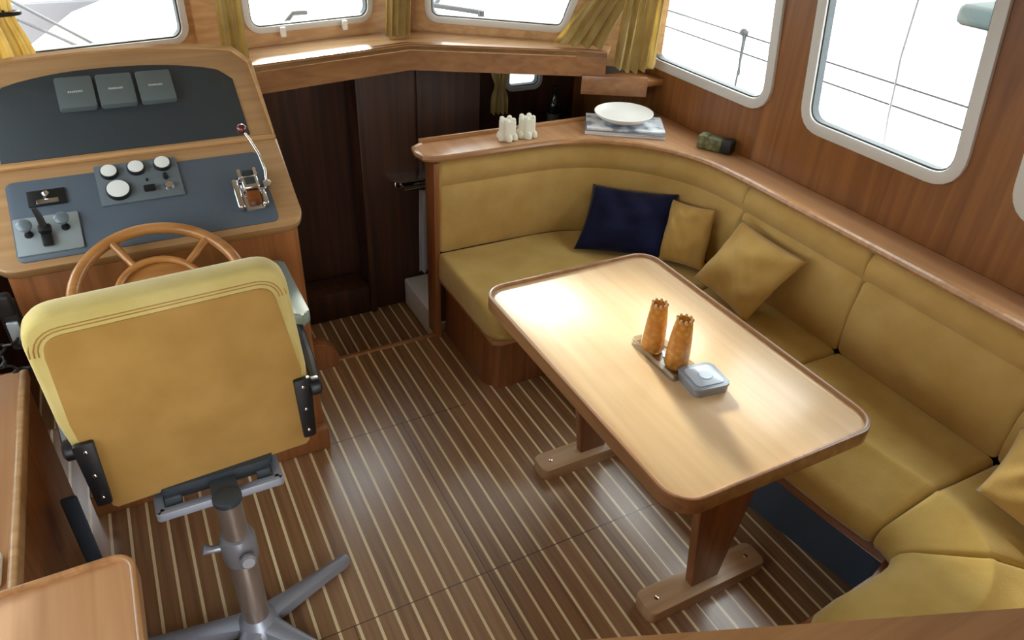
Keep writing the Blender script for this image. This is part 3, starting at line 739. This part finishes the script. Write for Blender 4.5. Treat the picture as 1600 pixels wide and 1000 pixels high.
# ------------------------------------------------------------------ helm chair
ch = thing('helm_chair', 'mustard helm chair on a grey pedestal seen from behind', 'chair', (0.004, 1.48, 0))
def backshape(g, tw_l, tw_r, bw_l, bw_r, z0, z1l, z1r, r):
    return round_poly([(bw_l + g, z0 + g * .2), (bw_r - g, z0 + g * .2), (tw_r - g, z1r - g), (tw_l + g, z1l - g)], r, 8)
zb, zt = .615, 1.165
yb = lambda z: 1.572 - (z - .6) * .02
def mback(a, b, t):   # a = x, b = z, t forward
    return (a, 1.570 - (b - .6) * .02 + t + .06 * a, b)
outer_ = round_poly([(-.262, .60), (.254, .60), (.268, .85), (.247, 1.167), (-.307, 1.167), (-.300, .88)], .075, 10)
mid_ = round_poly([(-.252, .585), (.246, .585), (.252, .85), (.212, 1.118), (-.272, 1.118), (-.276, .88)], .045, 6)[7*1:]
mid_ = [(-.254, .595), (-.244, .585), (.238, .585), (.248, .595)] + [p for p in mid_ if p[1] > .7]
bm = NB(); L_ = []
for ins, t in ((.012, -.001), (.004, .003), (.0, .012), (-.002, .03), (-.002, .055), (.004, .075), (.014, .090), (.028, .100), (.050, .106)):
    L_.append([bm.verts.new(mback(a, b, t)) for a, b in grow(outer_, -ins)])
for q, q2 in zip(L_, L_[1:]):
    for k in range(len(q)): bm.faces.new((q[k], q[(k + 1) % len(q)], q2[(k + 1) % len(q)], q2[k]))
bm.faces.new(L_[0][::-1]); bm.faces.new(L_[-1])
bc = obj('backrest', bm, CHAIRY, ch, smooth=70)
bm = NB(); prism(bm, [(x, z) for x, z in mid_], .02, mback, .006, 3, d0=-.006); obj('back_panel', bm, CHAIRB, ch, smooth=60)
for g_ in (.010, .018, .027):
    bm = NB(); gp_ = grow(mid_, g_); up_ = [p for p in gp_ if p[1] > 1.0]
    up_.sort(key=lambda p: p[0])
    tube(bm, [mback(a, b, -.0012 + max(0, g_ - .02) * .3) for a, b in up_], .0017, 6); sub('stitching', bm, CHAIRB, bc)
bm = NB(); prism(bm, rrect(-.25, .25, 1.60, 2.06, .07), .715, XY, .03, 4, d0=.60); obj('seat', bm, CHAIRY, ch, smooth=70)
bm = NB(); prism(bm, rrect(-.150, .140, 1.55, 1.95, .02), .598, XY, .004, d0=.575); obj('seat_pan', bm, PAND, ch)
bm = NB(); ring(bm, rrect(-.168, .155, 1.512, 1.93, .012), -.024, 0, XY, .528, .552, .003)
obj('slide_frame', bm, BASEM, ch)
bm = NB(); bx(bm, -.13, .12, 1.57, 1.90, .535, .575, .006); bx(bm, -.142, -.10, 1.54, 1.9, .535, .575, .004); bx(bm, .09, .128, 1.54, 1.9, .535, .575, .004); lathe(bm, [(.034, .565), (.037, .568), (.037, .582), (.03, .586)], (.004, 1.478, 0), 24); bx(bm, -.03, .038, 1.48, 1.60, .568, .582, .004); obj('slide_mechanism', bm, PAND, ch)
for s, xc, lab in ((1, .262, 'r'), (-1, -.278, 'l')):
    bm = NB(); prism(bm, round_poly([(xc - s * .030, .622), (xc + s * .004, .622), (xc + s * .010, .825), (xc - s * .036, .825)], .006), .006, lambda a, b, t: mback(a, b, t - .014), .002, d0=-.006); br = obj('side_bracket', bm, BLACK, ch)
    for z in (.650, .725, .802):
        bm = NB(); lathe(bm, [(.005, 0), (.005, .003), (.003, .004)], (0, 0, 0), 10, Matrix.Translation(mback(xc - s * .014, z, -.0205)) @ Matrix.Rotation(PI / 2, 4, 'X')); sub('screw', bm, CHROME, br)
    bm = NB(); lathe(bm, [(.024, 0), (.026, .006), (.026, .024), (.018, .03)], (0, 0, 0), 18, Matrix.Translation((xc + s * .006, 1.575, .785)) @ Matrix.Rotation(s * PI / 2, 4, 'Y')); obj('pivot_knob', bm, BLACK, ch)
    xa = xc + s * .022
    bm = NB(); tube(bm, [(xa, 1.575, .785), (xa + s * .008, 1.66, .812), (xa + s * .016, 1.80, .830), (xa + s * .022, 2.08, .834)], [.014, .014, .013, .011], 8); obj('arm_bar', bm, BLACK, ch)
    bm = NB(); x_ = xa + s * .030; prism(bm, rrect(x_ - .023, x_ + .023, 1.79, 2.14, .02), .872, XY, .010, 3, d0=.836); obj('armrest_pad', bm, PADG, ch)
cx0, cy0 = .004, 1.478
bm = NB(); lathe(bm, [(.033, .38), (.033, .575)], (cx0, cy0 + .0, 0), 28); obj('inner_post', bm, POSTD, ch)
bm = NB(); lathe(bm, [(.038, .06), (.038, .36), (.036, .365)], (cx0, cy0, 0), 28); obj('outer_post', bm, POSTD, ch)
bm = NB(); lathe(bm, [(.039, .335), (.047, .345), (.047, .42), (.042, .437), (.034, .44)], (cx0, cy0, 0), 28); co = obj('clamp_collar', bm, POSTM, ch)
bm = NB(); lathe(bm, [(.010, 0), (.010, .02), (.020, .022), (.022, .034), (.016, .04)], (0, 0, 0), 16, Matrix.Translation((cx0 + .012, cy0 - .036, .385)) @ Matrix.Rotation(math.radians(80), 4, 'X')); sub('clamp_knob', bm, POSTM, co)
bm = NB(); tube(bm, [(cx0 - .035, cy0 + .01, .39), (cx0 - .065, cy0 + .01, .395), (cx0 - .09, cy0 + .012, .405)], [.014, .010, .016], 12); sub('clamp_lever', bm, POSTM, co)
bm = NB()
lathe(bm, [(.062, .018), (.062, .05), (.05, .066), (.037, .085)], (cx0, cy0, 0), 28)
for deg in (22, 94, 166, 238, 310):
    a = math.radians(deg); d = Vector((math.cos(a), math.sin(a))); n = Vector((-d.y, d.x))
    L0, L1 = .03, .335
    P = lambda l, ww, z: bm.verts.new((cx0 + d.x * l + n.x * ww, cy0 + d.y * l + n.y * ww, z))
    secs = []
    for l, hw, zt_, zb_ in ((L0, .032, .064, .02), (.12, .024, .056, .012), (.25, .019, .044, .006), (.315, .018, .038, .002), (L1, .012, .034, .002)):
        secs.append([P(l, -hw, zb_), P(l, -hw, zt_ - .006), P(l, -hw * .6, zt_), P(l, hw * .6, zt_), P(l, hw, zt_ - .006), P(l, hw, zb_)])
    for q, r2 in zip(secs, secs[1:]):
        for k in range(6): bm.faces.new((q[k], q[(k + 1) % 6], r2[(k + 1) % 6], r2[k]))
    bm.faces.new(secs[0][::-1]); bm.faces.new(secs[-1])
obj('star_base', bm, BASEM, ch)

# ------------------------------------------------------------------ left cabinets, rail
lc = thing('side_cabinet', 'low wooden cabinet along the left edge beside the helm chair', 'cabinet', (-.64, 1.7, 0))
bm = NB(); bx(bm, -.848, -.445, 1.28, 2.15, 0, .64, .004); obj('body', bm, TEAKZ, lc)
bm = NB(); bx(bm, -.848, -.438, 1.28, 2.15, .64, .665, .004); obj('top_board', bm, CABTOP, lc)
bm = NB(); bx(bm, -.452, -.432, 1.28, 2.15, .63, .678, .006, 3); obj('edge_rail', bm, SILLW, lc)
nc = thing('corner_cabinet', 'wooden cabinet top with rounded corner and raised rim at the lower left', 'cabinet', (-.5, 1.0, 0))
npoly = rrect(-.848, -.198, .55, 1.262, [.05, 0, 0, .02], 6)
bm = NB(); prism(bm, grow(npoly, -.004), .720, XY, .002, d0=.69); obj('top_board', bm, CABTOP, nc)
bm = NB(); ring(bm, npoly, -.014, 0, XY, .688, .732, .005); obj('rim', bm, TEAK, nc)
bm = NB(); bx(bm, -.848, -.235, .57, 1.235, 0, .69, .006); obj('body', bm, TEAKZ, nc)
bm = NB(); bx(bm, -.432, -.388, 1.88, 1.90, 0, .36, .006); o = obj('grey_panel', bm, BLUEB); tag(o, 'narrow blue-grey upright board between side cabinet and chair', 'board')
bm = NB(); bx(bm, -.50, -.462, 1.33, 1.42, .666, .685, .006, M=None); o = obj('wall_switch_box', bm, WHITE); tag(o, 'small white box on the side cabinet at the left edge', 'box')
# handset with cable on the side cabinet
hs = thing('radio_handset', 'black radio handset with coiled cable hanging at the left edge by the console', 'handset', (-.43, 2.13, .70))
bm = NB(); bx(bm, -.445, -.395, 2.135, 2.17, .74, .90, .012, 3); bx(bm, -.44, -.40, 2.12, 2.15, .86, .93, .01, 3); obj('body', bm, BLACK, hs)
bm = NB(); tube(bm, [(-.425 + .05 * math.cos(k * .16) + .010 * math.cos(k * 1.3), 2.10 + .012 * math.sin(k * 1.3), .745 - .05 * math.sin(k * .16)) for k in range(60)], .0045, 6); obj('coiled_cable', bm, BLACK, hs)
bm = NB(); bx(bm, -.435, -.405, 2.125, 2.137, .775, .84, .004); obj('face_plate', bm, THRM, hs)

# near rail: capped partition board just in front of the camera
rl = thing('partition_rail', 'wooden capping rail of a partition crossing the lower right corner', 'rail', (.75, .2, 0))
Fr, Lr = facet((.30, .437), (1.28, .05))
bm = NB(); prism(bm, [(-.055, 1.170), (.002, 1.170), (.002, 1.204), (-.055, 1.204)], Lr, lambda a, b, t: Fr(t, b, a), .008, 3, d0=0); obj('cap', bm, TEAKX, rl)
bm = NB(); prism(bm, [(-.038, 0), (-.012, 0), (-.012, 1.169), (-.038, 1.169)], Lr - .01, lambda a, b, t: Fr(t, b, a), .002, d0=.01); obj('board', bm, TEAKZ, rl)

# ------------------------------------------------------------------ curtains
def curtain(name, label, top, bot, z_t, z_b, folds, amp, tie=None, n=44, m_=16, group='mustard window curtains', th=.004, scoop=0):
    """top/bot: ((x0,y0),(x1,y1)) lines; tie = (v, width factor) pinch"""
    bm = NB(); g = []
    t0, t1 = Vector(top[0]), Vector(top[1]); b0, b1 = Vector(bot[0]), Vector(bot[1])
    nr = (t1 - t0); nr = Vector((-nr.y, nr.x)).normalized()
    for j in range(m_ + 1):
        v = j / m_; row = []
        for i in range(n + 1):
            u = i / n
            p = t0.lerp(t1, u).lerp(b0.lerp(b1, u), v)
            c = t0.lerp(t1, .5).lerp(b0.lerp(b1, .5), v)
            wf = 1.0
            if tie: wf = 1 - (1 - tie[1]) * math.exp(-((v - tie[0]) / .12) ** 2)
            p = c + (p - c) * wf
            o = amp * math.sin(2 * PI * folds * u + .4 * math.sin(5 * v)) * (0.45 + .55 * v) + amp * .4 * math.sin(2 * PI * folds * 2.3 * u + 1)
            p = p + nr * o
            z = z_t + (z_b - z_t) * v - scoop * (1 - (2 * u - 1) ** 2) * v + .006 * math.sin(2 * PI * folds * u) * v
            row.append(bm.verts.new((p.x, p.y, z)))
        g.append(row)
    for j in range(m_):
        for i in range(n): bm.faces.new((g[j][i], g[j][i + 1], g[j + 1][i + 1], g[j + 1][i]))
    bmesh.ops.solidify(bm, geom=list(bm.faces), thickness=th)
    o = obj(name, bm, CURT, smooth=70); tag(o, label, 'curtain', group); return o
c1 = curtain('curtain', 'mustard curtain with a dark tie at the upper left corner', ((-.48, 3.14), (-.27, 3.18)), ((-.52, 3.13), (-.235, 3.17)), 1.95, 1.24, 5, .014, tie=(.70, .80))
bm = NB(); tube(bm, [(-.37 + .118 * math.cos(2 * PI * k / 24), 3.157 + .03 * math.sin(2 * PI * k / 24), 1.452 - .0 * k) for k in range(24)], .008, 8, closed=True); obj('tie_band', bm, BLACK, c1)
curtain('curtain', 'narrow mustard curtain on the post just right of the console', ((.425, 3.27), (.515, 3.29)), ((.395, 3.24), (.50, 3.25)), 1.95, 1.212, 3, .012)
curtain('curtain', 'narrow mustard curtain between the two front windows above the beam', ((1.22, 3.50), (1.36, 3.52)), ((1.165, 3.46), (1.29, 3.47)), 1.95, 1.212, 4, .013)
curtain('curtain', 'mustard curtain swept back across the right end of the front window', ((2.13, 2.955), (2.26, 2.90)), ((1.875, 3.11), (2.06, 2.955)), 1.62, 1.212, 4, .014)
curtain('curtain', 'gathered mustard curtain hanging at the corner beside the side window', ((2.10, 2.84), (2.27, 2.80)), ((2.065, 2.865), (2.255, 2.80)), 1.62, 1.155, 5, .018, scoop=.03)
curtain('curtain', 'small tied mustard curtain beyond the beam beside the porthole', ((1.70, 3.40), (1.81, 3.40)), ((1.70, 3.40), (1.80, 3.40)), 1.14, .80, 4, .012, tie=(.58, .55))

# ------------------------------------------------------------------ seen through the companionway
bm = NB(); bx(bm, 1.19, 1.62, 2.93, 3.43, -.27, -.10, .012, 3); o = obj('white_step', bm, WHITE); tag(o, 'white step box at the foot of the companionway beside the sofa end', 'step')
cl = curtain('towel', 'pale grey towel hanging behind the end of the sofa', ((1.235, 3.26), (1.33, 3.26)), ((1.22, 3.26), (1.34, 3.26)), .50, .02, 3, .01, group=None)
cl.data.materials[0] = PAPER; cl['category'] = 'towel'
bm = NB(); tube(bm, [(1.15, 3.30, .53), (1.15, 3.24, .53), (1.36, 3.24, .53), (1.36, 3.30, .53)], .007, 8); bx(bm, 1.12, 1.38, 3.30, 3.44, .515, .545, .004); o = obj('towel_rail', bm, CHROME); tag(o, 'small chrome rail behind the sofa end carrying the towel', 'towel rail')
bm = NB(); lathe(bm, [(.028, 0), (.03, .01), (.03, .05), (.02, .07), (.012, .08)], (1.225, 3.04, -.10), 18); o = obj('rubber_stop', bm, BLACK); tag(o, 'small black round object on the white step', 'stopper')
bt = thing('dark_bottle', 'dark green bottle standing beyond the shelf below the beam', 'bottle', (2.12, 3.50, .62))
bm = NB(); lathe(bm, [(.032, 0), (.034, .01), (.034, .16), (.026, .19), (.013, .215), (.013, .27), (.015, .275)], (2.12, 3.45, .62), 20); obj('bottle_body', bm, base_mat('green_bottle_glass', (20, 34, 26), .15), bt)
bm = NB(); lathe(bm, [(.0345, .05), (.0347, .055), (.0347, .12), (.0345, .125)], (2.12, 3.45, .62), 20); obj('bottle_label', bm, base_mat('grey_label', (96, 102, 96), .6), bt)
bm = NB(); bx(bm, 1.68, 2.34, 3.05, 3.61, .59, .62, .005); o = obj('galley_counter', bm, DARKW); tag(o, 'dark counter beyond the shelf in the lower cabin', 'counter')

# ------------------------------------------------------------------ outside: decks, rails, neighbours
bm = NB(); prism(bm, [(2.42, -2), (3.12, -2), (3.12, 3.4), (2.95, 4.4), (2.42, 4.4)], .92, XY, .01, d0=.80); o = obj('side_deck', bm, DECK); tag(o, 'white side deck outside the side windows', 'deck')
bm = NB(); prism(bm, [(-.62, 3.36), (1.285, 3.735), (2.415, 2.93), (2.415, 5.6), (1.2, 5.35), (.47, 5.08), (.02, 4.97), (-.144, 4.66), (-.33, 3.9), (-.48, 3.55)], 1.165, XY, .015, 3, d0=1.125); o = obj('foredeck', bm, DECK); tag(o, 'white foredeck with curved edge outside the front windows', 'deck')
bm = NB(); prism(bm, rrect(-3, 6, 6.2, 7.0, .05), .95, XY, .02, d0=.55); o = obj('neighbour_boat', bm, POSTM); tag(o, 'pale grey hull side beyond the foredeck', 'boat')
bm = NB(); bx(bm, -30, 60, -30, 70, -.75, -.7); o = obj('harbour_water', bm, WATER); o['kind'] = 'stuff'; tag(o, 'grey harbour water beyond the deck', 'water')
bm = NB(); bx(bm, 3.6, 14, -6, 16, -.7, .25, .02); o = obj('pontoon', bm, DECK); tag(o, 'white pontoon beside the boat outside the side windows', 'pontoon')
rg = thing('guard_rail', 'thin grey guard rail with stanchions outside the side windows', 'guard rail', (3.02, 1.6, .98))
for y in (.3, 1.45, 3.03, 3.77):
    bm = NB(); tube(bm, [(3.03, y, .92), (3.03, y, 1.21)], .006, 8); lathe(bm, [(.008, 0), (.013, .006), (.012, .02), (.005, .026)], (3.03, y, 1.19), 10); st1 = obj('stanchion', bm, ROPE, rg)
for z, y0 in ((1.10, 1.2), (1.19, -1.0)):
    bm = NB(); tube(bm, [(3.03, y0, z), (3.03, 4.2, z)], .0045, 6); obj('wire', bm, ROPE, rg)
bm = NB(); tube(bm, [(3.0, 2.103, 1.8), (3.03, 2.101, 1.53), (3.02, 2.088, 1.30), (3.03, 2.079, 1.19), (3.02, 2.055, 1.05), (3.03, 2.04, .93)], .006, 6); o = obj('hanging_rope', bm, POSTM); tag(o, 'thin rope hanging from the guard wire outside the large side window', 'rope')
bm = NB(); tube(bm, [(3.02, 3.04, 1.21), (3.0, 3.01, 1.17), (3.0, 3.005, 1.08), (3.01, 3.0, .99)], .006, 8); lathe(bm, [(.006, -.02), (.018, -.012), (.022, 0), (.016, .014), (.005, .02)], (3.02, 3.04, 1.205), 12); o = obj('rope_end', bm, ROPE); tag(o, 'dark rope end knotted on the guard wire outside the corner side window', 'rope')
for i, (pts, lab) in enumerate([([(-.112, 3.83, 1.172), (-.437, 4.5, 1.212), (-1.0, 5.7, 1.29)], 'left of two taut grey ropes outside the left front window'), ([(-.045, 3.83, 1.172), (-.382, 4.5, 1.262), (-.95, 5.7, 1.42)], 'right of two taut grey ropes outside the left front window')]):
    bm = NB(); tube(bm, pts, .008, 6); o = obj('mooring_rope', bm, ROPE); tag(o, lab, 'rope', 'ropes outside the left front window')
bm = NB(); tube(bm, [(.80, 3.92, 1.166), (.81, 3.92, 1.21), (.85, 3.95, 1.24), (.93, 4.0, 1.23)], .012, 8); o = obj('deck_cleat', bm, ROPE); tag(o, 'small grey deck fitting outside the middle front window', 'deck fitting')
bm = NB(); tube(bm, [(1.5, 4.5, 1.19), (1.9, 3.95, 1.19)], .014, 8); tube(bm, [(1.72, 4.2, 1.19), (2.0, 4.5, 1.32), (2.3, 4.9, 1.45)], .014, 8); tube(bm, [(1.5, 4.5, 1.166), (1.5, 4.5, 1.2)], .02, 8); tube(bm, [(1.9, 3.95, 1.166), (1.9, 3.95, 1.2)], .02, 8); o = obj('pulpit_rail', bm, ROPE); tag(o, 'grey crossed rails outside the right front window', 'rail')
bm = NB(); bx(bm, 9.6, 12.5, 5.05, 6.1, .25, .50, .08, 3); o = obj('canvas_cover', bm, HULLG); tag(o, 'dark grey-green canvas cover seen at the top of the large side window', 'cover')

for o in bpy.data.objects:
    if '_o' in o.keys(): del o['_o']
# parts were built in their parent's frame: sub-parts need no own offset
